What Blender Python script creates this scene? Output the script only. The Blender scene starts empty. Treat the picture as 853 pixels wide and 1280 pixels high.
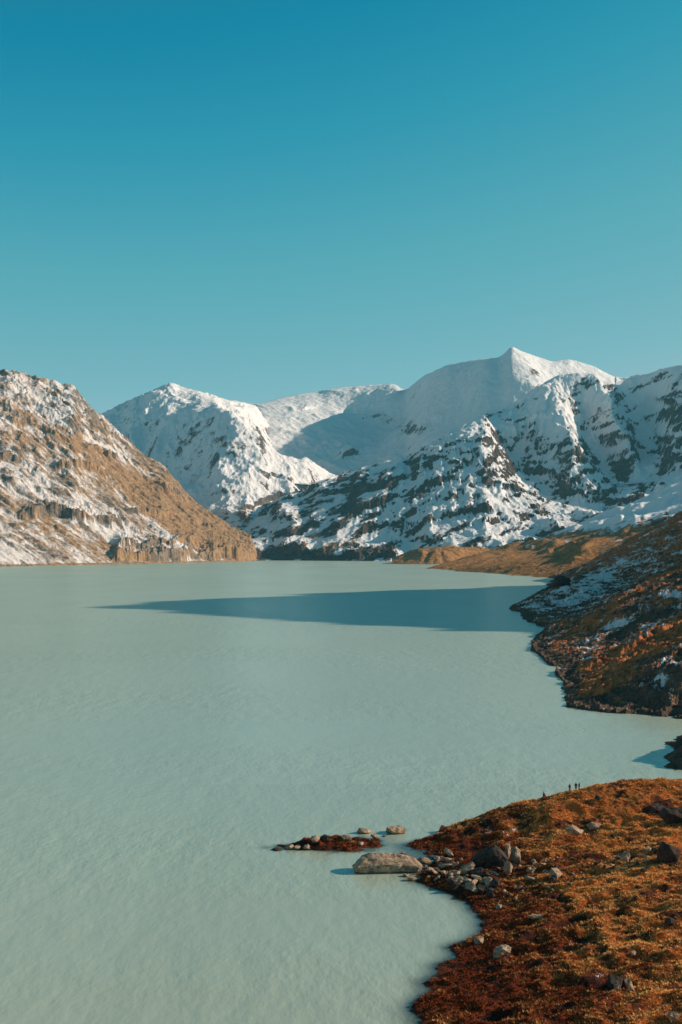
import bpy, bmesh, math, random
import numpy as np
from mathutils import Vector, noise as mnoise

random.seed(7)
rng = np.random.default_rng(11)
F, CX, HY, CH = 1550.0, 426.5, 685.0, 62.0      # focal length in photo pixels, centre column, horizon row, eye height over the lake (m)
SUN_AZ, SUN_EL = math.radians(8), math.radians(24)
sc = bpy.context.scene
col = sc.collection

# ------------------------------------------------------------------ survey helpers
def P(px, py, D):
    return ((px - CX) / F * D, D, CH + (HY - py) / F * D)
def S(px, py, z=0.0):                            # a point of the shoreline
    D = (CH - z) * F / (py - HY)
    return ((px - CX) / F * D, D, z)
def densify(pts, step):
    pts = np.array(pts, float); out = [pts[0]]
    for a, b in zip(pts[:-1], pts[1:]):
        n = max(1, int(round(np.linalg.norm((b - a)[:2]) / step)))
        for k in range(1, n + 1): out.append(a + (b - a) * k / n)
    return np.array(out)

# ------------------------------------------------------------------ noise
def _grad(seed):
    r = np.random.default_rng(seed); n = 256
    a = r.random((n, n)) * 2 * math.pi
    return np.cos(a), np.sin(a)
_G = {}
def perlin(x, y, seed=0):
    if seed not in _G: _G[seed] = _grad(seed)
    gx, gy = _G[seed]
    xi = np.floor(x).astype(np.int64); yi = np.floor(y).astype(np.int64)
    xf = x - xi; yf = y - yi
    u = xf * xf * xf * (xf * (xf * 6 - 15) + 10); v = yf * yf * yf * (yf * (yf * 6 - 15) + 10)
    def g(i, j, dx, dy):
        a = (xi + i) & 255; b = (yi + j) & 255
        return gx[a, b] * dx + gy[a, b] * dy
    n00 = g(0, 0, xf, yf); n10 = g(1, 0, xf - 1, yf); n01 = g(0, 1, xf, yf - 1); n11 = g(1, 1, xf - 1, yf - 1)
    return ((n00 * (1 - u) + n10 * u) * (1 - v) + (n01 * (1 - u) + n11 * u) * v) * 1.5
def fbm(x, y, wl, octv=5, seed=0, gain=.5):
    s = np.zeros(np.shape(x)); a = 1.0; t = 0
    for k in range(octv):
        s += a * perlin(x / wl + 17.3 * k, y / wl - 9.1 * k, seed + k); t += a; a *= gain; wl /= 2.03
    return s / t
def ridged(x, y, wl, octv=6, seed=0, gain=.5):
    s = np.zeros(np.shape(x)); a = 1.0; t = 0; w = 1.0
    for k in range(octv):
        n = 1 - np.abs(perlin(x / wl + 7.7 * k, y / wl + 3.3 * k, seed + k)) * 1.6
        n = np.clip(n, 0, 1) ** 2
        s += a * n * w; t += a; w = np.clip(n * 1.6, 0, 1); a *= gain; wl /= 2.07
    return s / t - .45
def sstep(a, b, x):
    t = np.clip((x - a) / (b - a), 0, 1); return t * t * (3 - 2 * t)

# ------------------------------------------------------------------ surface through surveyed lines
class RBF:
    def __init__(self, pts, lam=0.0):
        p = np.array(pts, float)
        key = np.round(p[:, :2] / 0.5).astype(int)
        _, idx = np.unique(key, axis=0, return_index=True)
        p = p[np.sort(idx)]
        self.c = p[:, :2].mean(0); self.s = p[:, :2].std() + 1e-6
        q = (p[:, :2] - self.c) / self.s
        n = len(q)
        A = np.sqrt(((q[:, None] - q[None]) ** 2).sum(-1)) * -1.0
        A[np.arange(n), np.arange(n)] += -lam
        Q = np.c_[np.ones(n), q]
        M = np.zeros((n + 3, n + 3)); M[:n, :n] = A; M[:n, n:] = Q; M[n:, :n] = Q.T
        sol = np.linalg.lstsq(M, np.r_[p[:, 2], 0, 0, 0], rcond=None)[0]
        self.q, self.w, self.l = q, sol[:n], sol[n:]
    def __call__(self, x, y):
        X = (np.asarray(x, float) - self.c[0]) / self.s; Y = (np.asarray(y, float) - self.c[1]) / self.s
        r = self.l[0] + self.l[1] * X + self.l[2] * Y
        for (a, b), w in zip(self.q, self.w):
            r = r - w * np.sqrt((X - a) ** 2 + (Y - b) ** 2)
        return r
def pick(rbf, px, py, D0, D1, n=300):            # distance at which the line of sight meets a surface
    D = np.linspace(D0, D1, n); x = (px - CX) / F * D; z = CH + (HY - py) / F * D
    d = rbf(x, D) - z
    k = np.argmax(d > 0)
    return float(D[k]) if d[k] > 0 else float(D[np.argmax(d)])

# ------------------------------------------------------------------ running water erosion on a regular grid
def erode(Z, cell, drops=40000, batches=6, steps=45, rate=.30, cap=3.0, seed=1, hard=None):
    r = np.random.default_rng(seed); H = Z / cell; ny, nx = H.shape; H0 = H.copy()
    for b in range(batches):
        px = r.random(drops) * (nx - 3) + 1; py = r.random(drops) * (ny - 3) + 1
        dx = np.zeros(drops); dy = np.zeros(drops); sp = np.ones(drops); wat = np.ones(drops); sed = np.zeros(drops)
        alive = np.ones(drops, bool)
        for s in range(steps):
            ix = px.astype(int); iy = py.astype(int); fx = px - ix; fy = py - iy
            h00 = H[iy, ix]; h10 = H[iy, ix + 1]; h01 = H[iy + 1, ix]; h11 = H[iy + 1, ix + 1]
            gx = (h10 - h00) * (1 - fy) + (h11 - h01) * fy; gy = (h01 - h00) * (1 - fx) + (h11 - h10) * fx
            h = (h00 * (1 - fx) + h10 * fx) * (1 - fy) + (h01 * (1 - fx) + h11 * fx) * fy
            dx = dx * .12 - gx * .88; dy = dy * .12 - gy * .88
            L = np.sqrt(dx * dx + dy * dy) + 1e-9; dx /= L; dy /= L
            nxp = np.clip(px + dx, 1, nx - 2.001); nyp = np.clip(py + dy, 1, ny - 2.001)
            jx = nxp.astype(int); jy = nyp.astype(int); ex = nxp - jx; ey = nyp - jy
            hn = (H[jy, jx] * (1 - ex) + H[jy, jx + 1] * ex) * (1 - ey) + (H[jy + 1, jx] * (1 - ex) + H[jy + 1, jx + 1] * ex) * ey
            dh = hn - h
            capn = np.maximum(-dh, .01) * sp * wat * cap
            dep = np.where(dh > 0, np.minimum(dh, sed), np.where(sed > capn, (sed - capn) * .3, 0))
            ero = np.where((dh < 0) & (sed <= capn), np.minimum((capn - sed) * rate, -dh * .35), 0)
            q = (dep - ero) * alive
            sed = sed - q
            idx = iy * nx + ix
            acc = np.bincount(idx, q * (1 - fx) * (1 - fy), H.size); acc += np.bincount(idx + 1, q * fx * (1 - fy), H.size)
            acc += np.bincount(idx + nx, q * (1 - fx) * fy, H.size); acc += np.bincount(idx + nx + 1, q * fx * fy, H.size)
            H += np.clip(acc.reshape(ny, nx), -.5, .5)
            sp = np.sqrt(np.clip(sp * sp - dh * .6, .05, 9)); wat *= .985
            px, py = nxp, nyp
    d = H - H0
    k = (d + np.roll(d, 1, 0) + np.roll(d, -1, 0) + np.roll(d, 1, 1) + np.roll(d, -1, 1)) / 5
    return (H0 + .55 * d + .45 * k) * cell

class Field:                                     # a regular height grid read back smoothly
    def __init__(self, x0, x1, y0, y1, cell):
        self.x0, self.y0, self.cell = x0, y0, cell
        self.xs = np.arange(x0, x1 + cell, float(cell)); self.ys = np.arange(y0, y1 + cell, float(cell))
        self.X, self.Y = np.meshgrid(self.xs, self.ys)
    def coarse(self, f, k=3):                    # evaluate f on every k-th node, then spread
        xs = np.arange(self.xs[0], self.xs[-1] + k * self.cell, k * self.cell); ys = np.arange(self.ys[0], self.ys[-1] + k * self.cell, k * self.cell)
        X, Y = np.meshgrid(xs, ys); Z = f(X, Y)
        return bil(Z, (self.X - xs[0]) / (k * self.cell), (self.Y - ys[0]) / (k * self.cell))
    def at(self, Z, x, y):
        return bil(Z, (x - self.xs[0]) / self.cell, (y - self.ys[0]) / self.cell)
def bil(Z, u, v):
    ny, nx = Z.shape
    u = np.clip(u, 0, nx - 1.001); v = np.clip(v, 0, ny - 1.001)
    i = u.astype(int); j = v.astype(int); a = u - i; b = v - j
    return (Z[j, i] * (1 - a) + Z[j, i + 1] * a) * (1 - b) + (Z[j + 1, i] * (1 - a) + Z[j + 1, i + 1] * a) * b

def link(name, me):
    o = bpy.data.objects.new(name, me); col.objects.link(o); return o
def grid_mesh(name, X, Y, Z, mat, attrs=None, smooth=True):
    ny, nx = X.shape
    co = np.stack([X, Y, Z], -1).reshape(-1, 3).astype(np.float32)
    i = np.arange(nx - 1); j = np.arange(ny - 1); I, J = np.meshgrid(i, j)
    a = (J * nx + I).ravel(); quads = np.stack([a, a + 1, a + nx + 1, a + nx], -1)
    me = bpy.data.meshes.new(name)
    me.vertices.add(len(co)); me.vertices.foreach_set('co', co.ravel())
    me.loops.add(quads.size); me.loops.foreach_set('vertex_index', quads.ravel().astype(np.int32))
    me.polygons.add(len(quads)); me.polygons.foreach_set('loop_start', (np.arange(len(quads)) * 4).astype(np.int32))
    me.update(calc_edges=True)
    me.polygons.foreach_set('use_smooth', np.full(len(quads), smooth))
    for k, v in (attrs or {}).items():
        at = me.attributes.new(k, 'FLOAT', 'POINT'); at.data.foreach_set('value', v.ravel().astype(np.float32))
    me.materials.append(mat)
    return link(name, me)
def tag(o, label=None, cat=None, group=None, kind=None):
    if label: o['label'] = label
    if cat: o['category'] = cat
    if group: o['group'] = group
    if kind: o['kind'] = kind
    return o

def slope_of(X, Y, Z):                           # steepness (tan) and concavity of a (possibly fanned) grid
    dXi = np.gradient(X, axis=1); dYj = np.gradient(Y, axis=0); dXj = np.gradient(X, axis=0); dYi = np.gradient(Y, axis=1)
    dZi = np.gradient(Z, axis=1); dZj = np.gradient(Z, axis=0)
    det = dXi * dYj - dXj * dYi
    zx = (dZi * dYj - dZj * dYi) / det; zy = (dZj * dXi - dZi * dXj) / det
    return zx, zy
def blur(Z, n):
    for _ in range(n):
        Z = (Z + np.roll(Z, 1, 0) + np.roll(Z, -1, 0) + np.roll(Z, 1, 1) + np.roll(Z, -1, 1)) / 5
    return Z
def rank(v, px, py, box=(-20, 870)):
    ok = (px > box[0]) & (px < box[1]); q = np.quantile(v[ok], np.linspace(0, 1, 101)); return np.interp(v, q, np.linspace(0, 1, 101))
def blob(px, py, cx, cy, rx, ry, ang=0.0, soft=1.0):
    a = math.radians(ang); dx = px - cx; dy = py - cy
    u = (dx * math.cos(a) + dy * math.sin(a)) / rx; v = (-dx * math.sin(a) + dy * math.cos(a)) / ry
    return np.exp(-(u * u + v * v) * soft)

# ------------------------------------------------------------------ materials
class N:
    def __init__(self, name):
        self.m = bpy.data.materials.new(name); self.m.use_nodes = True
        self.t = self.m.node_tree; self.t.nodes.clear()
        self.out = self.t.nodes.new('ShaderNodeOutputMaterial')
    def n(self, typ, **kw):
        nd = self.t.nodes.new(typ)
        for k, v in kw.items():
            if k.startswith('in_'):
                key = k[3:]
                nd.inputs[int(key) if key.isdigit() else key.replace('_', ' ')].default_value = v
            else: setattr(nd, k, v)
        return nd
    def l(self, a, b): self.t.links.new(a, b)
    def noise(self, scale, detail=6, rough=.55, vec=None, typ='FBM'):
        nd = self.n('ShaderNodeTexNoise', in_Scale=scale, in_Detail=detail, in_Roughness=rough); nd.noise_type = typ
        if vec is not None: self.l(vec, nd.inputs['Vector'])
        return nd.outputs['Fac']
    def math(self, op, a, b=None, c=None, clamp=False):
        nd = self.n('ShaderNodeMath', operation=op, use_clamp=clamp)
        for i, v in enumerate((a, b, c)):
            if v is None: continue
            if isinstance(v, (int, float)): nd.inputs[i].default_value = v
            else: self.l(v, nd.inputs[i])
        return nd.outputs[0]
    def mix(self, f, a, b):
        nd = self.n('ShaderNodeMix', data_type='RGBA')
        for s, v in ((nd.inputs[0], f), (nd.inputs[6], a), (nd.inputs[7], b)):
            if isinstance(v, (int, float)): s.default_value = v
            elif isinstance(v, tuple): s.default_value = (*v, 1)
            else: self.l(v, s)
        return nd.outputs[2]
    def ramp(self, f, a, b):
        nd = self.n('ShaderNodeMapRange', interpolation_type='SMOOTHSTEP'); self.l(f, nd.inputs[0])
        nd.inputs[1].default_value = a; nd.inputs[2].default_value = b
        return nd.outputs[0]
    def attr(self, name): return self.n('ShaderNodeAttribute', attribute_name=name).outputs['Fac']
    def pos(self, sx=1, sy=1, sz=1, rot=0):
        g = self.n('ShaderNodeNewGeometry'); m = self.n('ShaderNodeMapping'); self.l(g.outputs['Position'], m.inputs[0])
        m.inputs['Scale'].default_value = (sx, sy, sz); m.inputs['Rotation'].default_value = (0, 0, rot)
        return m.outputs[0]
    def finish(self, color, rough=.9, bump=None, dist=1, strength=1, spec=.2):
        b = self.n('ShaderNodeBsdfPrincipled', in_Roughness=rough if isinstance(rough, (int, float)) else .9)
        b.inputs['Specular IOR Level'].default_value = spec
        if not isinstance(rough, (int, float)): self.l(rough, b.inputs['Roughness'])
        if isinstance(color, tuple): b.inputs['Base Color'].default_value = (*color, 1)
        else: self.l(color, b.inputs['Base Color'])
        if bump is not None:
            bp = self.n('ShaderNodeBump', in_Strength=strength, in_Distance=dist); self.l(bump, bp.inputs['Height']); self.l(bp.outputs[0], b.inputs['Normal'])
        self.l(b.outputs[0], self.out.inputs[0]); return self.m

def alpine(name, s, rockA=(.19, .145, .11), rockB=(.075, .065, .06), grassA=(.40, .19, .065), grassB=(.20, .085, .03), snow=(.80, .775, .76), bump=1.0, soft=.06, cover=1.0):
    """bare rock, dead autumn grass and fresh snow; s = size in metres of the finest patches"""
    m = N(name); p = m.pos()
    big = m.noise(.10 / s, 5, .6, p); mid = m.noise(.35 / s, 6, .65, p); fine = m.noise(1.6 / s, 4, .65, p)
    rk = m.mix(m.ramp(m.math('MULTIPLY_ADD', mid, .6, m.math('MULTIPLY', big, .4)), .35, .65), rockB, rockA)
    rk = m.mix(m.math('MULTIPLY', m.ramp(fine, .5, .75), .45), rk, (.30, .25, .20))
    gr = m.mix(m.ramp(mid, .35, .65), grassB, grassA)
    gr = m.mix(m.math('MULTIPLY', m.ramp(fine, .55, .8), .5), gr, rockA)
    j = m.math('ADD', m.math('MULTIPLY', m.math('SUBTRACT', mid, .5), .9), m.math('MULTIPLY', m.math('SUBTRACT', fine, .5), .8))
    g = m.ramp(m.math('ADD', m.attr('grass'), m.math('MULTIPLY', j, .6)), .42, .58)
    sn = m.ramp(m.math('ADD', m.attr('snow'), j), .5 - soft, .5 + soft)
    if cover < 1: sn = m.math('MULTIPLY', sn, m.math('MULTIPLY_ADD', fine, 1 - cover, cover - .1, clamp=True))
    c = m.mix(g, rk, gr); c = m.mix(sn, c, snow)
    h = m.math('MULTIPLY', m.math('ADD', mid, m.math('MULTIPLY', fine, .4)), m.math('SUBTRACT', 1.0, m.math('MULTIPLY', sn, .65)))
    return m.finish(c, .9, h, dist=s * 1.6 * bump, strength=.9, spec=.1)

# ------------------------------------------------------------------ mountains
def fan(px0, px1, y0, y1, dpx, ny, power=1.0):
    u = (np.arange(px0, px1 + dpx, dpx) - CX) / F
    v = np.linspace(0, 1, ny) ** power
    y = y0 + (y1 - y0) * v
    U, Yg = np.meshgrid(u, y)
    return U * Yg, Yg

def mountain(lines, region, cell, mesh, noise_fn, step, ero=None, keep=None, keep_r=220, feat=None, rel=None, lam=0.0, attrs_fn=None, name='mountain', mat=None, keep_k=.8, sky=None, cliffs=()):
    pts = np.vstack([densify(l, step) for l in lines])
    base = RBF(pts, lam)
    if feat:
        pts2 = feat(base); base = RBF(np.vstack([pts] + [densify(l, step * .6) for l in pts2]), lam)
    fld = Field(*region, cell)
    Z = fld.coarse(base, 3)
    ppx = CX + fld.X / fld.Y * F; ppy = HY - (Z - CH) / fld.Y * F
    nz = noise_fn(fld.X, fld.Y, Z, ppx, ppy)
    if keep is not None:
        kp = np.vstack([densify(k, step) for k in keep]); w = np.zeros(Z.shape)
        for a in kp: w = np.maximum(w, np.exp(-((fld.X - a[0]) ** 2 + (fld.Y - a[1]) ** 2) / keep_r ** 2))
        nz = nz * (1 - keep_k * w)
    Z = Z + nz
    Z1 = Z
    if ero: 
        Z1 = erode(Z, cell, **ero)
        if keep is not None: Z1 = Z1 * (1 - .5 * w) + Z * .5 * w
    X, Y = fan(*mesh)
    Zm = fld.at(Z1, X, Y)
    if sky:                                      # raise or lower whole flanks until the crest stands where it was surveyed
        pc = CX + X[0] / Y[0] * F; q = np.array(sky, float); ty = np.interp(pc, q[:, 0], q[:, 1])
        for _ in range(3):
            T = (Zm - CH) / Y; k = T.argmax(0); c = np.arange(Zm.shape[1])
            want = CH + (HY - ty) / F * Y[k, c]; rt = np.clip(want / np.maximum(Zm[k, c], 5), .4, 1.8)
            rt = np.convolve(np.pad(rt, 14, mode='edge'), np.hanning(29) / np.hanning(29).sum(), mode='valid')
            rt = np.where((pc < q[0, 0]) | (pc > q[-1, 0]), 1 + (rt - 1) * .6, rt)
            Zm = np.where(Zm > 0, Zm * rt[None, :], Zm)
    px = CX + X / Y * F; py = HY - (Zm - CH) / Y * F
    for line, h, dec, sd in cliffs:              # rock steps: the ground above the line stands h metres higher
        l = np.array(line, float); a, b = l[0, 0], l[-1, 0]
        yl = np.interp(px, l[:, 0], l[:, 1]) + fbm(px + sd * 40, py * .8, 40, 5, 970 + sd, .6) * 9
        win = sstep(a - 6, a + 8, px) * sstep(b + 6, b - 8, px) * np.clip(.75 + fbm(px, py * .5, 26, 5, 980 + sd, .6) * 1.3, .1, 1.2)
        t = yl - py
        Zm = Zm + h * win * sstep(-.6, 1.4, t) * np.exp(-np.maximum(t, 0) / dec) * (Zm > 0)
    px = CX + X / Y * F; py = HY - (Zm - CH) / Y * F
    zx, zy = slope_of(X, Y, Zm); sl = np.sqrt(zx ** 2 + zy ** 2)
    cur = Zm - blur(Zm, 8)
    snow, grass, dz = attrs_fn(X, Y, Zm, px, py, sl, zx, zy, cur)
    Zm = Zm + dz
    return grid_mesh(name, X, Y, Zm, mat, {'snow': snow, 'grass': grass})

M_far = alpine('far_alpine_surface', 14, bump=1.7, rockA=(.24, .19, .15), rockB=(.075, .07, .07))
M_mid = alpine('alpine_surface', 8, rockA=(.30, .225, .16), rockB=(.085, .07, .06), grassA=(.42, .26, .135), grassB=(.25, .145, .075), soft=.24, cover=.62)
M_rocky = alpine('rocky_alpine_surface', 7, bump=1.6, rockA=(.13, .09, .062), rockB=(.026, .021, .019), grassA=(.36, .2, .095), grassB=(.2, .11, .05), soft=.09)
M_hill = alpine('hillside_surface', 1.6, soft=.12, cover=.8, rockA=(.17, .105, .07), rockB=(.055, .036, .028), grassA=(.56, .20, .065), grassB=(.26, .07, .026), snow=(.75, .75, .75))

# ---- left mountain
A_ridge = [P(-200, 440, 6200), P(-60, 452, 6500), P(0, 465, 6700), P(15, 463, 6720), P(40, 468, 6800), P(75, 482, 6900), P(98, 491, 7000), P(108, 503, 7050), P(130, 520, 7150), P(165, 548, 7280), P(190, 570, 7350), P(213, 585, 7400)]
A_end = [P(213, 585, 7400), P(232, 600, 7380), P(258, 640, 7300), P(295, 668, 7150), P(328, 680, 7020), P(346, 690, 6980), P(358, 697, 7000)]
A_shore = [S(-160, 711), S(0, 708.5), S(100, 706.5), S(200, 704.5), S(260, 703), S(300, 702), S(330, 700.5), S(362, 699)]
def terrace(Z, X, Y, period, ax, ay, seed, sharp=.3):
    q = (Z + ax * X + ay * Y + fbm(X, Y, 500, 4, seed) * 90 + fbm(X, Y, 90, 3, seed + 5) * 14) / period
    f = q - np.floor(q)
    return (sstep(.5 - sharp, .5 + sharp, f) - f) * period * sstep(-.25, .2, fbm(X, Y, 330, 4, seed + 9))
def offs(l, dy, z): return [(a, b + dy, z) for a, b, c in l]
def A_feat(b):
    out = []
    for top, hgt in (([(26, 628), (42, 627), (46, 634), (60, 627), (66, 634), (80, 628), (88, 636), (96, 630), (112, 634)], 26), ([(75, 582), (100, 578), (130, 588)], 12), ([(205, 592), (222, 600), (228, 606)], 22),
                     ([(0, 560), (22, 566)], 20), ([(145, 671), (180, 672), (225, 671), (262, 671), (300, 678), (318, 684)], 26), ([(185, 622), (215, 618)], 14)):
        t, q = [], []
        for px, py in top:
            D = pick(b, px, py, 3800, 7700); t.append(P(px, py, D))
            D2 = D - 14 if py < 665 else D - 25
            pb = py + hgt * (.9 + .2 * random.random())
            z = CH + (HY - pb) / F * D2
            q.append(((px - CX) / F * D2, D2, max(z, 1.0)))
        out += [t, q]
    return out
def A_noise(X, Y, Z, px, py):
    wx = fbm(X, Y, 500, 3, 50) * 120; wy = fbm(X, Y, 500, 3, 60) * 120
    u = (X * .435 + Y * .9); v = (X * .9 - Y * .435)          # along the ridge / down the slope
    n = terrace(Z, X, Y, 70, .1, -.05, 37) * .5 + ridged((u + wx) , (v + wy) * .3, 380, 5, 3, .42) * 30 + ridged(X + wx, Y + wy, 190, 5, 13, .5) * 20
    return n * sstep(-5, 120, Z) 
def A_attr(X, Y, Z, px, py, sl, zx, zy, cur):
    n = fbm(X, Y, 160, 5, 71); n2 = fbm((X * .45 + Y * .9), (X * .9 - Y * .45) * .16, 46, 5, 81)
    dz = (fbm(X, Y, 30, 5, 91, .65) * 6 + ridged(X, Y, 60, 5, 95, .6) * 13 * sstep(.55, 1.0, sl) + ridged(X, Y, 130, 5, 97, .6) * 34 * sstep(450, 750, Z)) * sstep(0, 20, Z)
    g = .68 + n * .5 + n2 * .9
    for cx, cy, rx, ry, a, w in ((110, 560, 50, 16, 35, .5), (215, 640, 75, 20, 33, 1.0), (300, 680, 50, 12, 20, .9), (80, 670, 75, 12, 33, .35), (165, 600, 50, 14, 30, .6), (150, 690, 60, 10, 20, .5), (30, 545, 40, 12, 30, .3), (60, 530, 40, 8, 33, .4)):
        g = g + w * blob(px, py, cx, cy, rx, ry, a)
    n4 = fbm(X, Y, 45, 5, 76, .65)
    s = .76 + n * .55 + n2 * 1.1 + n4 * .5 - .6 * sstep(.78, 1.0, rank(blur(sl, 1), px, py)) - g * .38 - .04 * cur
    for cx, cy, rx, ry, a, w in ((150, 570, 70, 8, 33, .7), (60, 510, 70, 14, 33, .35), (30, 600, 40, 20, 20, .25), (120, 650, 40, 15, 25, .4), (20, 690, 40, 12, 20, .35), (95, 500, 22, 12, 50, .5), (150, 668, 25, 10, 20, .5), (190, 655, 60, 4, 38, .4), (245, 640, 100, 22, 36, -.75), (290, 680, 50, 14, 20, -.6), (165, 600, 40, 9, 28, -.25)):
        s = s + w * blob(px, py, cx, cy, rx, ry, a)
    g = g - .4 * sstep(.75, 1., rank(sl, px, py))
    s = s - 1.2 * sstep(8, 0, Z); 
    return s, g, dz
mountain([A_ridge, A_end, A_shore, offs(A_shore, -60, -40), offs(A_ridge, 700, 150), offs(A_end, 400, -60), offs(A_shore, -400, -60)],
         (-3000, -250, 3500, 8300), 9, (-170, 385, 3700, 8000, .7, 640), A_noise, 90,
         ero=dict(drops=45000, batches=1, steps=50, rate=.08, seed=3), keep=[A_ridge, A_end, A_shore], keep_r=200, attrs_fn=A_attr, sky=[(-20, 460), (0, 463), (14, 464), (40, 470), (72, 478), (93, 483), (102, 496), (112, 506), (130, 522), (150, 540), (163, 553), (182, 569), (205, 581), (222, 603), (232, 615), (250, 632), (275, 649), (300, 664), (325, 678), (346, 692), (356, 697)],
         cliffs=[([(24, 648), (60, 644), (100, 648), (150, 662)], 46, 11, 1), ([(143, 700), (200, 701), (262, 699), (325, 697)], 44, 26, 2), ([(150, 688), (190, 690), (250, 686)], 34, 9, 14), ([(66, 588), (100, 582), (132, 594)], 36, 8, 3), ([(200, 612), (232, 622)], 50, 8, 4), ([(-10, 572), (26, 578)], 40, 7, 5), ([(160, 640), (222, 648)], 26, 6, 6), ([(30, 530), (70, 540)], 25, 6, 7), ([(110, 560), (150, 574)], 28, 6, 8), ([(230, 650), (280, 668)], 22, 6, 9)], name='mountain', mat=M_mid, keep_k=.7)
tag(bpy.data.objects['mountain'], 'snow streaked brown mountainside rising from the lake at the left', 'mountain', kind='structure')

def mtn_tag(o, label): return tag(o, label, 'mountain', kind='structure')

# ---- left snow peak (behind)
B_sky = [P(60, 590, 10300), P(100, 545, 10300), P(135, 513, 10200), P(160, 501, 10000), P(185, 489, 9800), P(213, 478, 9500), P(235, 486, 9600), P(262, 492, 9850), P(300, 503, 10300), P(325, 507, 10700)]
B_sub = [P(262, 494, 9400), P(275, 503, 8700), P(287, 508, 8300), P(302, 524, 8200), P(340, 543, 8300), P(380, 570, 8450), P(418, 594, 8650), P(440, 620, 8600)]
B_spur = [P(298, 520, 8200), P(298, 545, 8000), P(285, 572, 7850), P(264, 592, 7750)]
B_low = [P(200, 602, 8100), P(245, 602, 8000)]
B_foot = [P(240, 655, 7150), P(280, 660, 7000), P(320, 650, 7080), P(350, 640, 7300), P(400, 628, 7950), P(440, 640, 8350)]
B_gap = [P(213, 478, 9500), P(236, 496, 9050), P(262, 510, 8650), P(287, 510, 8300)]
B_right = [P(450, 650, 8900), P(440, 650, 9600), P(420, 640, 10400), P(520, 660, 9500)]
B_left = [P(150, 560, 8700), P(190, 578, 8400), P(215, 592, 8200)]
def B_noise(X, Y, Z, px, py):
    wx = fbm(X, Y, 900, 3, 150) * 200; wy = fbm(X, Y, 900, 3, 160) * 200
    return ridged(X + wx, (Y + wy) * .6, 520, 6, 103, .5) * 100 + fbm(X, Y, 160, 5, 113) * 26
def B_attr(X, Y, Z, px, py, sl, zx, zy, cur):
    n = fbm(X, Y, 260, 5, 171)
    s = 1.05 + n * .5 - .55 * sstep(.72, 1.0, rank(blur(sl, 1), px, py)) - .45 * sstep(420, 200, Z) * (1 + n)
    s = s + .5 * blob(px, py, 260, 505, 60, 12, 10) - .35 * blob(px, py, 325, 627, 50, 9, -15) - .3 * blob(px, py, 300, 560, 30, 30)
    g = .1 + n * .4 + .5 * sstep(380, 240, Z)
    return s, g, ridged(X, Y, 90, 5, 190, .6) * 22 * sstep(.3, .9, sl) + fbm(X, Y, 50, 5, 191, .65) * 10
B = mountain([B_sky, B_sub, B_spur, B_foot, B_low, B_gap, B_left, B_right, offs(B_sky, 900, 500), offs(B_foot, -500, 60), offs(B_sub[3:], 380, 520)],
         (-2600, 700, 6300, 11500), 13, (40, 446, 6500, 11200, .8, 560), B_noise, 130,
         keep=[B_sky, B_sub], keep_r=110, attrs_fn=B_attr, sky=[(120, 522), (135, 513), (160, 501), (185, 490), (213, 478), (235, 486), (262, 492), (280, 499), (300, 502), (322, 508), (334, 528), (350, 547), (380, 570), (418, 594)],
         cliffs=[([(300, 636), (330, 628), (372, 622)], 40, 10, 11), ([(320, 590), (360, 600)], 25, 8, 12), ([(265, 618), (300, 612)], 25, 8, 13)], name='mountain', mat=M_far)
mtn_tag(B, 'snowy peak left of centre with a shaded blue flank')

# ---- glacier basin
C_sky = [P(270, 503, 11400), P(325, 505, 11500), P(350, 498, 11800), P(380, 492, 12000), P(430, 484, 12300), P(470, 481, 12300), P(492, 480, 12200), P(507, 488, 12100), P(545, 480, 12000), P(620, 470, 12000)]
C_mid = [P(300, 515, 10800), P(350, 522, 10700), P(400, 520, 10800), P(450, 512, 11200), P(520, 510, 11300)]
C_low = [P(360, 560, 9900), P(400, 565, 9800), P(450, 560, 9900), P(520, 550, 10000)]
C_foot = [P(350, 610, 8900), P(400, 602, 8900), P(440, 600, 8900), P(500, 590, 9000), P(560, 580, 9200)]
def C_noise(X, Y, Z, px, py):
    k = .35 + .9 * blob(px, py, 375, 535, 40, 20) + .6 * blob(px, py, 440, 575, 60, 25)
    return (ridged(X, Y, 480, 5, 203, .4) * 30 + fbm(X, Y, 150, 4, 213) * 14) * k
def C_attr(X, Y, Z, px, py, sl, zx, zy, cur):
    n = fbm(X, Y, 220, 5, 271)
    return 1.25 + n * .5 - .45 * sstep(.7, 1.4, sl), n * 0, fbm(X, Y, 60, 4, 281) * 4
# ---- highest peak
D_sky = [P(507, 488, 12100), P(530, 470, 11500), P(560, 456, 11000), P(600, 449, 10500), P(624, 447, 10150), P(640, 433, 9900), P(655, 440, 10000), P(690, 452, 10150), P(712, 450, 10250), P(740, 457, 10350), P(770, 472, 10450), P(820, 510, 10600)]
D_spur = [P(640, 433, 9900), P(643, 446, 9750), P(652, 455, 9600), P(653, 466, 9480), P(663, 476, 9350), P(665, 490, 9220), P(676, 505, 9100), P(690, 540, 8800)]
D_foot = [P(500, 590, 9000), P(540, 590, 8700), P(600, 575, 8400), P(650, 570, 8300)]
D_rib = [P(500, 515, 11000), P(480, 535, 10400), P(468, 550, 10000)]
D_right = [P(700, 490, 9700), P(740, 500, 9700), P(780, 520, 9700)]
C_sky = C_sky[:8]
C_mid = [P(300, 515, 10800), P(350, 522, 10700), P(400, 518, 10900), P(440, 508, 11400)]
C_roll = [P(345, 545, 10150), P(372, 550, 10100), P(400, 560, 9900)]
C_foot = [P(350, 610, 8900), P(400, 602, 8900), P(440, 600, 8900)]
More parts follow.
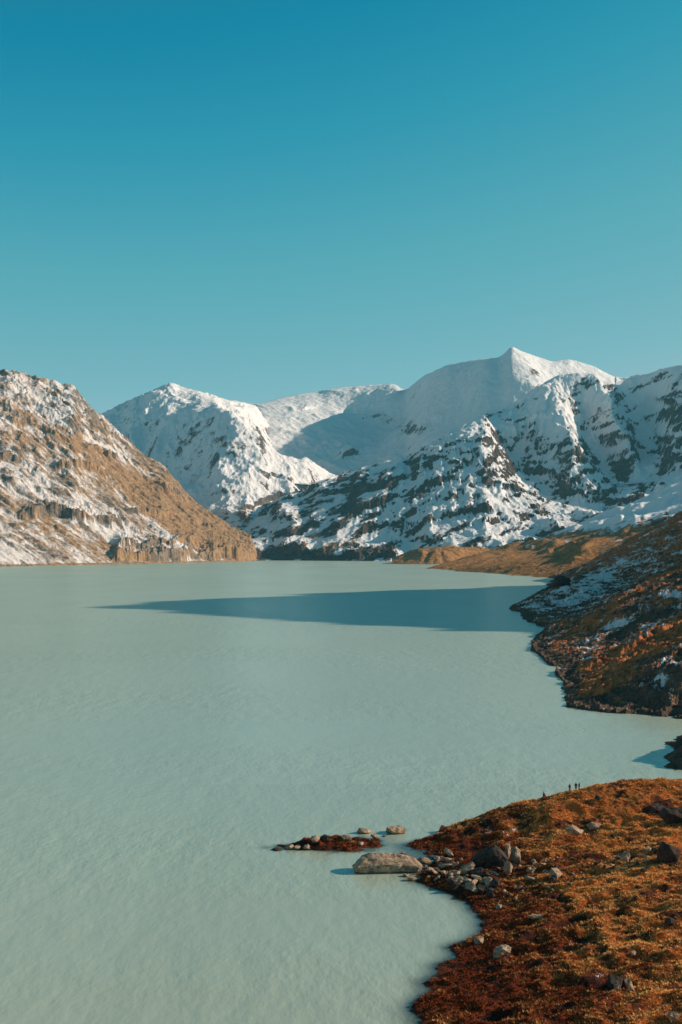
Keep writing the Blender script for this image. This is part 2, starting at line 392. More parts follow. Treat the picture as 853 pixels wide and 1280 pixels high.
def D_noise(X, Y, Z, px, py):
    k = .45 + .6 * blob(px, py, 500, 545, 50, 30) + .6 * blob(px, py, 665, 480, 14, 40) + .5 * blob(px, py, 375, 540, 40, 25) + .7 * blob(px, py, 440, 575, 60, 25)
    w = fbm(X, Y, 700, 3, 330) * 200
    return (ridged(X + w, Y - w, 620, 6, 303, .5) * 75 + fbm(X, Y, 120, 4, 313) * 12) * k
def D_attr(X, Y, Z, px, py, sl, zx, zy, cur):
    n = fbm(X, Y, 200, 5, 371); st = fbm((X + Y * .3) * .25, (Y - X * .3), 60, 5, 375, .6); rk = rank(sl, px, py)
    s = 1.15 + n * .5 - .35 * sstep(.8, 1.0, rk) + .15 * st
    for cx, cy, rx, ry, w in ((668, 482, 9, 26, .5), (515, 537, 20, 9, .45), (436, 570, 24, 10, .5), (480, 525, 25, 8, .3), (388, 513, 12, 4, .3)): s = s - w * blob(px, py, cx, cy, rx, ry) * sstep(.35, .7, rk)
    return s, n * 0, st * 6 + fbm(X, Y, 70, 6, 381, .62) * 9 + ridged(X, Y, 150, 5, 385, .55) * 10 * sstep(.5, .9, rk)
Dm = mountain([C_sky, C_mid, C_roll, C_foot, D_sky, D_spur, D_foot, D_rib, D_right, offs(C_sky, 1200, 900), offs(C_foot, -900, 500), offs(D_sky, 900, 900), offs(D_foot, -700, 400)],
         (-1900, 3700, 7700, 13900), 14, (240, 870, 7900, 13600, .8, 760), D_noise, 150, keep=[C_sky, D_sky, D_spur[:3]], keep_r=170, attrs_fn=D_attr, name='mountain', mat=M_far,
         sky=[(300, 503), (325, 505), (350, 498), (380, 492), (430, 484), (470, 481), (492, 480), (500, 484), (507, 488), (530, 470), (560, 456), (600, 449), (624, 447), (640, 433), (655, 440), (690, 452), (712, 449), (740, 457), (770, 472)],
         cliffs=[([(500, 540), (535, 535)], 40, 6, 21), ([(420, 575), (450, 565)], 45, 8, 22), ([(375, 512), (400, 512)], 25, 5, 23), ([(450, 528), (480, 522)], 30, 6, 24)])
mtn_tag(Dm, 'glacier dome and highest pointed white peak on the central skyline')

# ---- dark rocky massif above the far shore
E_sky = [P(250, 672, 7200), P(300, 655, 7300), P(350, 622, 7600), P(400, 601, 7850), P(440, 588, 7950), P(480, 577, 7900), P(512, 569, 7800), P(540, 553, 7650), P(580, 530, 7450), P(605, 519, 7300)]
E_but = [P(605, 519, 7300), P(600, 560, 6750), P(590, 610, 6400), P(560, 640, 6250)]
E_but2 = [P(605, 519, 7250), P(635, 570, 6950), P(665, 620, 6600), P(700, 652, 6350)]
E_sky2 = [P(612, 516, 8200), P(640, 505, 8350), P(670, 484, 8350), P(697, 469, 8200), P(720, 466, 8150), P(745, 467, 8200), P(773, 482, 8300), P(790, 469, 8200), P(812, 468, 8150), P(826, 461, 8050), P(853, 456, 7900), P(960, 440, 7800), P(1050, 430, 7800)]
E_sp1 = [P(697, 469, 8200), P(706, 510, 7500), P(722, 560, 7050), P(735, 600, 6800)]
E_sp2 = [P(745, 467, 8200), P(768, 510, 7600), P(790, 560, 7150)]
E_sp3 = [P(830, 461, 8050), P(838, 510, 7450), P(835, 560, 7050)]
E_va1 = [P(614, 522, 7400), P(640, 560, 7350), P(672, 608, 7000), P(705, 640, 6700)]
E_va2 = [P(728, 510, 8000), P(748, 570, 7600), P(770, 615, 7000)]
E_va3 = [P(800, 520, 8050), P(812, 570, 7600), P(820, 605, 7000)]
E_hump = [P(660, 565, 7150), P(690, 560, 7150), P(715, 575, 7000)]
E_shore = [S(300, 701.5), S(345, 700.5), S(420, 701), S(480, 701.5), S(540, 702), S(580, 702.5), S(640, 703)]
E_low = [P(700, 668, 5900), P(760, 650, 5900), P(853, 625, 6000), P(1000, 600, 6000)]
E_left = [P(330, 670, 6600), P(380, 660, 6500), P(430, 655, 6450), P(480, 660, 6350)]
E_val = [P(400, 680, 6150), P(500, 678, 6120)]
def E_feat(b):
    out = []
    for top, hgt, dd in (([(560, 622), (585, 618), (610, 617)], 20, 25), ([(515, 650), (535, 632)], 18, 25), ([(700, 585), (725, 590)], 16, 25), ([(640, 655), (665, 660)], 10, 18), ([(360, 650), (380, 648)], 22, 25), ([(410, 672), (450, 668), (490, 664)], 18, 25), ([(680, 570), (700, 563)], 12, 20), ([(590, 530), (612, 528)], 14, 18)):
        t, q = [], []
        for px, py in top:
            D = pick(b, px, py, 5800, 8400); t.append(P(px, py, D)); q.append(P(px, py + hgt, D - dd))
        out += [t, q]
    return out
def E_noise(X, Y, Z, px, py):
    wx = fbm(X, Y, 600, 3, 450) * 160; wy = fbm(X, Y, 600, 3, 460) * 160
    n = ridged(X + wx, (Y + wy) * .55, 430, 6, 403, .45) * 70 + ridged(X + wy, Y + wx, 190, 5, 413) * 18 + fbm(X, Y, 70, 4, 423) * 14
    n = n * (1 - .55 * blob(px, py, 410, 645, 120, 45, -22))
    Zt = Z + n * sstep(-5, 110, Z)
    n = n + terrace(Zt, X, Y, 62, -.16, .02, 431) * .4 + terrace(Zt, X, Y, 24, -.2, .02, 437) * .3
    return n * sstep(-5, 90, Z)
def E_attr(X, Y, Z, px, py, sl, zx, zy, cur):
    n = fbm(X, Y, 170, 6, 471, .6); n2 = fbm(X * 1.1 + Y * .4, (Y - X * .4) * .5, 60, 5, 475, .6)
    n3 = fbm(X * .35 + Y * .1, (Z - .42 * X - .05 * Y) * 1.25, 64, 5, 478, .6)
    s = .86 + n * .6 + n3 * 1.6 - .85 * sstep(.62, .97, rank(sl, px, py)) - .45 * sstep(110, 10, Z) - .02 * cur + .35 * sstep(350, 800, Z)
    s = s + .5 * blob(px, py, 700, 520, 60, 40) + .3 * blob(px, py, 560, 640, 90, 30) + .35 * blob(px, py, 800, 500, 60, 30) - .2 * blob(px, py, 400, 690, 100, 16) - .35 * blob(px, py, 450, 620, 90, 40, -20)
    g = .12 + n * .7 + .6 * blob(px, py, 400, 680, 60, 16) + .35 * blob(px, py, 590, 690, 70, 16) + .3 * blob(px, py, 510, 655, 12, 30, 45) - .3 * sstep(.9, 1.4, sl)
    dz = (ridged(X * 1.0 + Y * .3, (Y - X * .3) * .7, 75, 5, 490, .6) * 22 * sstep(.3, .9, sl) + fbm(X, Y, 40, 5, 491, .65) * 11) * sstep(0, 25, Z)
    dz = dz * (.4 + .75 * sstep(.75, .4, s)) * (1 - .35 * blob(px, py, 410, 645, 120, 45, -22)); s = s - .12 * blob(px, py, 400, 650, 110, 40, -20)
    return s, g, dz
E = mountain([E_sky, E_but, E_but2, E_sky2, E_sp1, E_sp2, E_sp3, E_va1, E_va2, E_va3, E_hump, E_shore, offs(E_shore, -60, -30), offs(E_shore, -500, -60), E_low, E_val, offs(E_sky[:8], 600, 0), offs(E_sky2, 800, 500)],
         (-900, 3500, 5300, 9300), 10, (240, 900, 5600, 8900, .7, 700), E_noise, 110,
         ero=dict(drops=50000, batches=1, steps=50, rate=.10, seed=9), keep=[E_sky, E_sky2, E_shore], keep_r=130, attrs_fn=E_attr, sky=[(300, 655), (350, 622), (400, 601), (440, 588), (480, 577), (512, 569), (540, 553), (580, 530), (605, 519), (620, 514), (640, 505), (670, 484), (697, 469), (720, 466), (745, 467), (758, 475), (773, 482), (790, 469), (812, 467), (826, 461), (853, 456), (900, 448)],
         cliffs=[([(552, 648), (585, 640), (614, 640)], 66, 10, 31), ([(508, 672), (545, 648)], 50, 9, 32), ([(700, 612), (732, 618)], 50, 8, 33), ([(640, 678), (682, 682)], 30, 7, 34), ([(350, 692), (388, 690)], 50, 10, 35), ([(398, 699), (500, 697)], 40, 9, 36), ([(582, 552), (617, 550)], 36, 6, 37), ([(668, 592), (722, 602)], 50, 8, 38), ([(770, 548), (850, 580)], 42, 8, 39), ([(618, 606), (655, 618)], 40, 7, 40), ([(440, 640), (500, 622)], 34, 7, 41), ([(700, 500), (760, 520)], 34, 7, 42), ([(640, 530), (680, 520)], 30, 7, 43), ([(800, 500), (850, 510)], 34, 7, 44)], name='mountain', mat=M_rocky, keep_k=.75)
mtn_tag(E, 'broad rocky massif patched with snow above the far shore')

# ---- low brown peninsula and shaded slope beyond it
G_shore = [S(533, 711), S(560, 714), S(600, 716), S(622, 719.5), S(660, 721.5), S(700, 722.5), S(760, 724)]
G_back = [S(533, 710.5), S(560, 709), S(600, 706.5), S(640, 704)]
G_crest = [P(545, 706, 3740), P(575, 697, 3950), P(600, 690, 4150), P(640, 684, 4400), P(680, 672, 4500), P(720, 655, 4600), P(760, 641, 4700), P(800, 622, 4750), P(853, 604, 4800), P(1000, 550, 4900), P(1200, 480, 5000)]
G_l1 = [P(575, 707, 3600), P(620, 703, 3450), P(660, 697, 3400), P(700, 690, 3400), P(760, 672, 3500), P(853, 640, 3700), P(1000, 580, 3800), P(1200, 500, 3900)]
G_l2 = [P(655, 704, 3000), P(700, 700, 2900), P(740, 692, 2850), P(800, 670, 2850), P(853, 655, 2850), P(1000, 600, 2900), P(1200, 540, 2900)]
G_dip = [P(600, 701, 3750), P(660, 693, 3850), P(720, 676, 4000)]
def G_noise(X, Y, Z, px, py):
    n = ridged(X + fbm(X, Y, 300, 2, 550) * 90, Y * .8, 300, 5, 503) * 34 + fbm(X, Y, 60, 4, 513) * 7
    return n * sstep(-3, 60, Z)
def G_attr(X, Y, Z, px, py, sl, zx, zy, cur):
    n = fbm(X, Y, 120, 5, 571, .6); n2 = fbm(X * .9 + Y * .4, (Y * .9 - X * .4) * .4, 40, 4, 575)
    hi = sstep(90, 220, Z)
    s = -.1 + n * .7 + n2 * .6 + .95 * hi + .2 * sstep(30, 80, Z) + .5 * blob(px, py, 770, 640, 110, 16, -18) - .5 * sstep(20, 5, Z)
    g = .95 + n * .5 - .5 * hi - .3 * sstep(.5, .9, sl)
    return s, g, fbm(X, Y, 14, 4, 591) * 2.2 * sstep(0, 8, Z)
G = mountain([G_shore, G_back, G_crest, G_l1, G_l2, G_dip, offs(G_crest[1:], 900, 60), offs(G_shore, -120, -20), offs(G_shore, -500, -30), offs(G_back, 150, -20)],
         (100, 2700, 2200, 6000), 10, (490, 1150, 2350, 5700, 1.1, 520), G_noise, 110, ero=dict(drops=15000, batches=2, steps=40, seed=12), keep=[G_shore, G_crest, G_back], keep_r=120, attrs_fn=G_attr, name='hills', mat=alpine('peninsula_surface', 5, grassA=(.46, .23, .08), grassB=(.24, .11, .04)))
tag(G, 'low orange grass peninsula with a snowy slope rising behind', 'hill', kind='structure')

# ---- near right hillside and the ridge above it
F_shore = [S(690, 728), S(683, 731, -2), S(660, 748, -2)]
F_prom = [S(645, 764), S(652, 777), S(668, 782), S(684, 784), S(676, 792), S(664, 802), S(663, 812), S(678, 824), S(670, 834), S(690, 842), S(705, 850), S(699, 862), S(706, 872), S(702, 884), S(730, 891), S(762, 892), S(800, 890), S(853, 897), S(920, 902)]
F_crest = [P(648, 757, 1225), P(660, 745, 1270), P(683, 735, 1350), P(720, 727, 1450), P(770, 712, 1600), P(853, 682, 1700), P(960, 640, 1750)]
F_vale = [P(690, 776, 1010), P(730, 756, 1120), P(780, 733, 1250), P(853, 700, 1380)]
F_near = [P(672, 797, 840), P(700, 781, 860), P(760, 748, 930), P(810, 728, 990), P(853, 706, 1030), P(950, 650, 1050)]
F_n2 = [P(700, 840, 640), P(730, 820, 660), P(770, 797, 690), P(853, 757, 720), P(950, 700, 740)]
F_n3 = [P(720, 866, 520), P(740, 850, 545), P(790, 828, 560), P(853, 798, 580), P(950, 760, 590)]
F_n4 = [P(765, 884, 477), P(800, 870, 480), P(822, 847, 484), P(845, 822, 492), P(880, 800, 505), P(950, 765, 520)]
F_n5 = [P(740, 862, 505), P(775, 868, 486)]
F_hump = [P(697, 724, 2080), P(740, 706, 2150), P(800, 675, 2250), P(853, 641, 2350), P(960, 590, 2400)]
F_gap = [(400, 1780, 8), (560, 1850, 50), (700, 1900, 90)]
F_bay = [(105, 425, -3), (150, 425, -3), (200, 425, -1)]
F_s2 = [S(870, 914), S(850, 920), S(829, 931), S(845, 939), S(834, 948), S(846, 953), S(832, 961), S(852, 968), S(890, 972)]
F_s2i = [P(853, 930, 388), P(900, 905, 380), P(950, 880, 370)]
F_s2j = [P(860, 955, 345), P(900, 935, 345)]
R_ridge = [(950, 300, 215), (1000, 700, 290), (1060, 900, 345), (1100, 1060, 435), (1100, 1250, 520), (1100, 1475, 625), (1100, 1680, 560), (1100, 1880, 500), (1100, 2070, 365), (1200, 2400, 300), (1300, 2900, 250)]
R_mid = [(600, 350, 110), (600, 700, 130), (600, 1100, 190), (620, 1500, 230), (660, 1900, 180), (800, 2400, 150)]
F_off = [(60, 460, -14), (50, 600, -14), (60, 750, -14), (70, 900, -14), (110, 1150, -14), (140, 1400, -14), (220, 1900, -14), (330, 2300, -14), (360, 2500, -25), (300, 2700, -30), (380, 2800, -20), (250, 2400, -20), (250, 3000, -20), (400, 3000, -20), (20, 400, -14), (60, 340, -10), (20, 1500, -30)]
def F_noise(X, Y, Z, px, py):
    n = ridged(X + fbm(X, Y, 90, 2, 650) * 30, Y + fbm(X, Y, 90, 2, 655) * 30, 110, 6, 603) * 11 + fbm(X, Y, 26, 4, 613) * 2.4
    return n * sstep(-1, 14, Z)
def F_attr(X, Y, Z, px, py, sl, zx, zy, cur):
    n = fbm(X, Y, 34, 6, 671, .6); n2 = fbm(X * .8 + Y * .5, (Y * .8 - X * .5) * .4, 12, 5, 675, .6)
    s = .14 + n * .7 + n2 * 1.1 + fbm(X, Y, 3.2, 4, 679, .65) * .9 - .6 * sstep(4.5, 1.5, Z)
    for cx, cy, rx, ry, a, w in ((720, 745, 60, 16, -15, .48), (838, 845, 40, 22, -35, .42), (830, 770, 70, 8, -28, .3), (750, 717, 30, 8, -20, .5), (800, 700, 60, 12, -30, .25), (775, 778, 60, 8, -30, .35), (755, 882, 45, 6, 0, .35), (800, 805, 30, 8, -30, .2)):
        s = s + w * blob(px, py, cx, cy, rx, ry, a)
    g = .5 + n * .7 + n2 * .5 + .4 * blob(px, py, 800, 680, 70, 25, -25)
    for cx, cy, rx, ry, a, w in ((745, 858, 36, 12, -25, .9), (790, 815, 80, 11, -22, .8), (740, 775, 80, 5, -32, .6), (820, 790, 50, 8, -30, .5), (690, 800, 20, 8, 0, -.2)):
        g = g + w * blob(px, py, cx, cy, rx, ry, a); s = s - .5 * w * blob(px, py, cx, cy, rx, ry, a)
    g = g - .7 * sstep(4, 1, Z)
    dz = (fbm(X, Y, 7, 5, 691, .65) * 1.9 + ridged(X, Y, 11, 4, 695) * 2.0 + ridged(X * .7, Y, 3.2, 3, 697) * .7) * sstep(-2, 2, Z)
    return s, g, dz
Fm = mountain([F_shore, F_prom, F_crest, F_vale, F_near, F_n2, F_n3, F_n4, F_n5, F_hump, F_gap, F_bay, F_s2, F_s2i, F_s2j, R_ridge, R_mid, F_off, offs(R_ridge, 0, 0) and [(a + 500, b, c * .4) for a, b, c in R_ridge]],
         (-20, 1700, 290, 3100), 5, (615, 1010, 315, 2600, .75, 900, 1.8), F_noise, 45, keep=[F_prom, F_crest], keep_r=25, cliffs=[([(636, 772), (650, 780), (690, 787)], 4.5, 14, 51), ([(660, 812), (706, 858)], 3, 10, 52), ([(698, 888), (760, 896), (860, 902)], 2.6, 9, 53), ([(690, 790), (760, 762), (853, 722)], 2.5, 6, 54), ([(720, 840), (853, 775)], 2.2, 6, 55), ([(745, 875), (853, 812)], 2, 6, 56)], attrs_fn=F_attr, name='hills', mat=M_hill, keep_k=.7)
tag(Fm, 'dark russet hillside dusted with snow along the right shore', 'hill', kind='structure')
# the mountain above it, mostly outside the frame, that throws the long shadow on the lake
pts = np.vstack([densify(l, 90) for l in (R_ridge, R_mid, [(a + 500, b, c * .4) for a, b, c in R_ridge], [(480, 350, 70), (480, 900, 90), (480, 1500, 60), (560, 2100, 60), (900, 3000, 60)])])
rb = RBF(pts)
X, Y = np.meshgrid(np.arange(600, 1800, 12.0), np.arange(300, 3100, 12.0)); Z = rb(X, Y) + ridged(X, Y, 260, 6, 703, .6) * 48 - 18
sl = np.hypot(*slope_of(X, Y, Z))
o = grid_mesh('mountain', X, Y, Z, M_mid, {'snow': .6 + fbm(X, Y, 90, 4, 704) - .6 * sstep(.7, 1.2, sl), 'grass': .5 + fbm(X, Y, 120, 4, 705)})
mtn_tag(o, 'shaded mountain ridge beyond the right edge of the view')

# ------------------------------------------------------------------ foreground slope
K_shore = [S(508, 1039), S(520, 1050), S(535, 1062), S(545, 1075), S(530, 1088), S(516, 1100), S(535, 1110), S(570, 1122), S(588, 1138), S(598, 1155), S(594, 1170), S(574, 1178), S(556, 1182), S(568, 1194), S(540, 1206), S(548, 1216), S(524, 1226), S(536, 1238), S(518, 1250), S(511, 1262), S(522, 1280), S(515, 1310), S(520, 1340)]
K_crest = [P(508, 1037, 273), P(550, 1029, 272), P(600, 1019, 270), P(650, 1004, 272), P(700, 994, 275), P(750, 985.5, 280), P(800, 980, 283), P(853, 977.5, 285), P(950, 972, 290), P(1050, 960, 292)]
K_a = [S(560, 1050, 1.3), S(620, 1040, 3.2), S(700, 1030, 5), S(780, 1020, 6.3), S(853, 1010, 7.2), S(950, 1000, 8)]
K_b = [S(600, 1075, 1.7), S(660, 1070, 2.8), S(720, 1068, 4), S(790, 1065, 5), S(853, 1060, 5.8), S(950, 1040, 7)]
K_c = [S(612, 1115, 1.2), S(660, 1112, 2.2), S(720, 1110, 3.5), S(790, 1108, 4.7), S(853, 1105, 5.6), S(950, 1090, 7.5)]
K_d = [S(615, 1165, .9), S(660, 1165, 1.7), S(720, 1165, 2.8), S(790, 1165, 3.9), S(853, 1160, 4.8), S(950, 1150, 6.5)]
K_e = [S(590, 1215, .8), S(650, 1220, 1.6), S(720, 1220, 2.6), S(790, 1220, 3.6), S(853, 1220, 4.5), S(950, 1220, 6)]
K_f = [S(560, 1280, .8), S(620, 1280, 1.6), S(700, 1280, 2.7), S(790, 1280, 3.8), S(853, 1280, 4.6), S(1000, 1280, 7)]
K_g = [(10, 130, 3), (20, 120, 6), (40, 100, 12), (60, 95, 15)]
K_back = [(a, b + 22, -4) for a, b, c in K_crest]
K_off = [(a - 6, b + (3 if b > 240 else 0), -3.2) for a, b, c in K_shore[5:]] 
K_far = [(-30, 120, -12), (-30, 200, -12), (-30, 300, -12), (0, 320, -12), (60, 320, -10), (120, 330, -10), (-20, 250, -9)]
K_chan = [(8.0, 262, -.5), (10.5, 258, -.55), (9.5, 250, -.8), (12, 244, -.7)]
def FG_noise(X, Y, Z, px, py):
    w = fbm(X, Y, 14, 3, 850) * 4
    n = fbm(X + w, (Y + w) * 1.3, 13, 4, 803) * 1.3 + ridged((X + w) * .5, Y + w * .5, 5.5, 4, 813) * 1.15 + ridged(X, Y, 8, 3, 823) * 1.05
    return n * sstep(-.6, 2.2, Z)
kp = RBF(np.vstack([densify(l, 6) for l in (K_shore, K_crest, K_a, K_b, K_c, K_d, K_e, K_f, K_g, K_back, K_off, K_far, K_chan)]), 0.0)
fg = Field(-34, 125, 92, 325, .8)
Zb = fg.coarse(kp, 2)
Zf = Zb + FG_noise(fg.X, fg.Y, Zb, None, None)
wc = np.zeros_like(Zb)
for a in densify(K_crest, 4): wc = np.maximum(wc, np.exp(-((fg.X - a[0]) ** 2 + (fg.Y - a[1]) ** 2) / 81))
Zf = Zf * (1 - .6 * wc) + Zb * .6 * wc
# the grassy islet
def islet(X, Y):
    a = math.radians(8); dx = X + 2.6; dy = Y - 258.5
    u = dx * math.cos(a) + dy * math.sin(a); v = -dx * math.sin(a) + dy * math.cos(a)
    r = (u / 10.8) ** 2 + (v / (4.6 + .2 * u)) ** 2
    return 1.7 * (1 - r ** .8) + fbm(X, Y, 3.0, 4, 860) * 1.5
Zf = np.maximum(Zf, np.maximum(islet(fg.X, fg.Y), -2.5) if True else Zf)
def ground_z(x, y):
    x = np.atleast_1d(np.asarray(x, float)); y = np.atleast_1d(np.asarray(y, float))
    z = fg.at(Zf, x, y)
    d = (fbm(x, y * 1.6, 1.5, 4, 871) * .42 + ridged(x * .5, y, 1.3, 3, 875) * .22) * sstep(-.8, .6, z)
    return z + d
X, Y = np.meshgrid(np.arange(-30, 108, .17), np.arange(0, 1, 1 / 640) ** 1.0 * 205 + 103)
Z = ground_z(X.ravel(), Y.ravel()).reshape(X.shape)
px = CX + X / Y * F; py = HY - (Z - CH) / Y * F
zx, zy = slope_of(X, Y, Z)
n = fbm(X, Y, 9, 5, 881, .6); n2 = fbm(X * .6, Y * 1.2, 2.2, 4, 885, .6)
snow = -.35 + n * .4 + n2 * .45 - .25 * zx
for cx, cy, rx, ry, a, w in ((610, 1040, 32, 8, 0, .8), (650, 1035, 15, 5, 0, .3), (735, 1222, 40, 9, -10, .45), (790, 1075, 40, 14, -15, .5), (660, 1085, 40, 12, 0, .4), (635, 1173, 22, 4, 0, .5), (810, 1085, 30, 10, 0, .4), (635, 1255, 20, 10, 0, .4), (830, 1175, 30, 8, 0, .3), (600, 1060, 25, 5, 0, .3), (680, 1240, 120, 50, 0, .06)):
    snow = snow + w * blob(px, py, cx, cy, rx, ry, a)
gold = .5 + n * .9 + .35 * sstep(15, 55, X) - .5 * sstep(5, .8, Z) + .5 * n2
for cx, cy, rx, ry, a, w in ((760, 1110, 90, 22, -5, .3), (740, 1190, 90, 16, -12, .25), (640, 1275, 40, 8, 0, .4), (590, 1230, 60, 40, 0, -.35), (550, 1065, 40, 9, 0, .2)):
    gold = gold + w * blob(px, py, cx, cy, rx, ry, a)

m = N('moor_ground'); p = m.pos()
mid = m.noise(.9, 6, .65, p); fine = m.noise(5.0, 5, .7, p); big = m.noise(.16, 4, .6, p)
gf = m.ramp(m.math('ADD', m.attr('gold'), m.math('MULTIPLY', m.math('SUBTRACT', mid, .5), 1.3)), .25, .95)
c = m.mix(gf, (.16, .030, .010), (.54, .155, .035))
c = m.mix(m.math('MULTIPLY', m.ramp(fine, .5, .8), .55), c, (.62, .25, .07))
c = m.mix(m.math('MULTIPLY', m.ramp(fine, .5, .25), .7), c, (.03, .014, .009))
shd = m.math('ADD', m.attr('hollow_shade'), m.math('MULTIPLY', m.math('SUBTRACT', mid, .5), 1.2)); c = m.mix(m.math('MULTIPLY', m.ramp(shd, .45, .62), .88), c, (.03, .009, .008))  # dark noise streaks painted in for the shadowed hollows
wet = m.attr('wet'); c = m.mix(m.math('MULTIPLY', wet, .6), c, (.03, .018, .012))
sn = m.ramp(m.math('ADD', m.attr('snow'), m.math('ADD', m.math('MULTIPLY', m.math('SUBTRACT', mid, .5), .6), m.math('MULTIPLY', m.math('SUBTRACT', fine, .5), 1.0))), .30, .42)
c = m.mix(sn, c, (.78, .77, .76))
M_moor = m.finish(c, .95, m.math('ADD', mid, m.math('MULTIPLY', fine, .35)), dist=.55, strength=1, spec=.08)
ground = grid_mesh('ground', X, Y, Z, M_moor, {'snow': snow, 'gold': gold, 'wet': sstep(.7, .0, Z), 'hollow_shade': .34 + fbm(X * .45, Y * .75, 3.6, 5, 940, .6) * 1.1 + fbm(X, Y, 18, 3, 945) * .3})
tag(ground, 'russet and golden moorland slope at the lower right', 'ground', kind='structure')

# ------------------------------------------------------------------ lake bed and lake
m = N('lake_bed_silt'); M_bed = m.finish(m.mix(m.noise(.02, 4), (.12, .10, .08), (.2, .17, .13)))
bx, by = np.meshgrid(np.linspace(-6000, 6000, 30), np.linspace(-1500, 14500, 30))
bed = grid_mesh('lake_bed', bx, by, np.full_like(bx, -62.0), M_bed); tag(bed, 'dark silty bed under the lake', 'lake bed', kind='structure')

m = N('glacial_water')
g = m.n('ShaderNodeNewGeometry')
w1 = m.noise(.19, 3, .5, m.pos(1.0, .42, 1, math.radians(-24))); w2 = m.noise(.75, 4, .6, m.pos(1.0, .38, 1, math.radians(-30))); w3 = m.noise(.045, 3, .5, m.pos(1, .7, 1, .5)); 
hgt = m.math('ADD', m.math('MULTIPLY', w1, .8), m.math('ADD', m.math('MULTIPLY', w2, .34), m.math('MULTIPLY', w3, .5)))
lane = m.ramp(m.noise(.0055, 4, .55, m.pos(.45, 1, 1, .15)), .36, .62)
bp = m.n('ShaderNodeBump', in_Strength=1.0, in_Distance=.58); m.l(m.math('MULTIPLY', hgt, m.math('MULTIPLY_ADD', lane, .75, .35)), bp.inputs['Height'])
cw = m.mix(m.ramp(m.noise(.006, 4, .6, m.pos(1, .35, 1)), .3, .7), (.385, .455, .35), (.425, .49, .38))
body = m.n('ShaderNodeBsdfDiffuse'); m.l(cw, body.inputs[0]); m.l(bp.outputs[0], body.inputs['Normal'])
clear = m.n('ShaderNodeBsdfTransparent'); clear.inputs[0].default_value = (.45, .72, .72, 1)
mx = m.n('ShaderNodeMixShader'); m.l(m.attr('clear'), mx.inputs[0]); m.l(body.outputs[0], mx.inputs[1]); m.l(clear.outputs[0], mx.inputs[2])
gl = m.n('ShaderNodeBsdfGlossy', in_Roughness=.22); gl.inputs[0].default_value = (.62, .92, 1, 1); m.l(bp.outputs[0], gl.inputs['Normal'])
fr = m.n('ShaderNodeFresnel', in_IOR=1.33); m.l(bp.outputs[0], fr.inputs['Normal'])
m2 = m.n('ShaderNodeMixShader'); m.l(m.math('MINIMUM', m.math('MULTIPLY', fr.outputs[0], .9), .34), m2.inputs[0]); m.l(mx.outputs[0], m2.inputs[1]); m.l(gl.outputs[0], m2.inputs[2])
m.l(m2.outputs[0], m.out.inputs[0]); M_water = m.m
xs = np.unique(np.r_[np.linspace(-6000, -40, 60), np.arange(-34, 60, .7), np.linspace(60, 130, 40), np.linspace(140, 6000, 60)])
ys = np.unique(np.r_[np.linspace(-1500, 90, 20), np.arange(95, 325, .8), np.linspace(326, 9500, 160)])
X, Y = np.meshgrid(xs, ys)
zb = np.where((X > -34) & (X < 125) & (Y > 92) & (Y < 325), ground_z(np.clip(X, -34, 125).ravel(), np.clip(Y, 92, 325).ravel()).reshape(X.shape), -20)
lake = grid_mesh('water', X, Y, np.zeros_like(X), M_water, {'clear': np.exp(np.minimum(zb, 0) / .8) * .97})
tag(lake, 'milky turquoise lake', 'lake', kind='structure')

# ------------------------------------------------------------------ rocks
m = N('pale_gneiss'); p = m.n('ShaderNodeTexCoord').outputs['Object']
a_ = m.noise(1.1, 6, .65, p); b_ = m.noise(6, 5, .7, p)
c = m.mix(m.ramp(a_, .3, .7), (.20, .125, .08), (.54, .38, .25)); c = m.mix(m.math('MULTIPLY', m.ramp(b_, .55, .75), .6), c, (.13, .11, .09)); c = m.mix(m.math('MULTIPLY', m.ramp(b_, .45, .25), .5), c, (.66, .50, .35))
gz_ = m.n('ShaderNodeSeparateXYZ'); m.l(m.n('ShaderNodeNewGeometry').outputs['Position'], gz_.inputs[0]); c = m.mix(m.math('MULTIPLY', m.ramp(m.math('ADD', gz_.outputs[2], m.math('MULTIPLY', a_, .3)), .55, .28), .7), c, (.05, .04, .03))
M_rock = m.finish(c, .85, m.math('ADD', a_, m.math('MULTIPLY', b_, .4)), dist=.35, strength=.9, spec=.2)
m = N('dark_shaded_gneiss'); p = m.n('ShaderNodeTexCoord').outputs['Object']
a_ = m.noise(.7, 6, .65, p); b_ = m.noise(4, 5, .7, p)
c = m.mix(m.ramp(a_, .3, .7), (.022, .017, .015), (.085, .062, .05)); c = m.mix(m.math('MULTIPLY', m.ramp(b_, .5, .75), .5), c, (.17, .13, .10))
M_rockd = m.finish(c, .9, m.math('ADD', a_, m.math('MULTIPLY', b_, .4)), dist=.4, strength=.9, spec=.15)  # dark stone; its colour also carries the shade of boulders facing away

def rock_mesh(seed, dims, mat, cuts=9, sub=3, rough=.07):
    """a broken block: a sphere cut by random planes, then roughened"""
    r = random.Random(seed)
    bm = bmesh.new(); bmesh.ops.create_icosphere(bm, subdivisions=sub, radius=1.0)
    planes = []
    for k in range(cuts):
        n = Vector((r.gauss(0, 1), r.gauss(0, 1), r.gauss(0, .8))).normalized(); planes.append((n, r.uniform(.38, .72)))
    off = Vector((r.uniform(-50, 50), r.uniform(-50, 50), r.uniform(-50, 50)))
    for v in bm.verts:
        d = v.co.copy()
        t = 1.0
        for n, q in planes:
            c = d.dot(n)
            if c > q: t = min(t, q / c)
        d *= t
        f = mnoise.fractal(d * 2.2 + off, 1.0, 2.0, 4)
        d *= 1 + rough * f * 1.6 + rough * mnoise.noise(d * 1.1 + off)
        v.co = Vector((d.x * dims[0], d.y * dims[1], d.z * dims[2]))
    me = bpy.data.meshes.new('rock'); bm.to_mesh(me); bm.free()
    me.materials.append(mat)
    return me
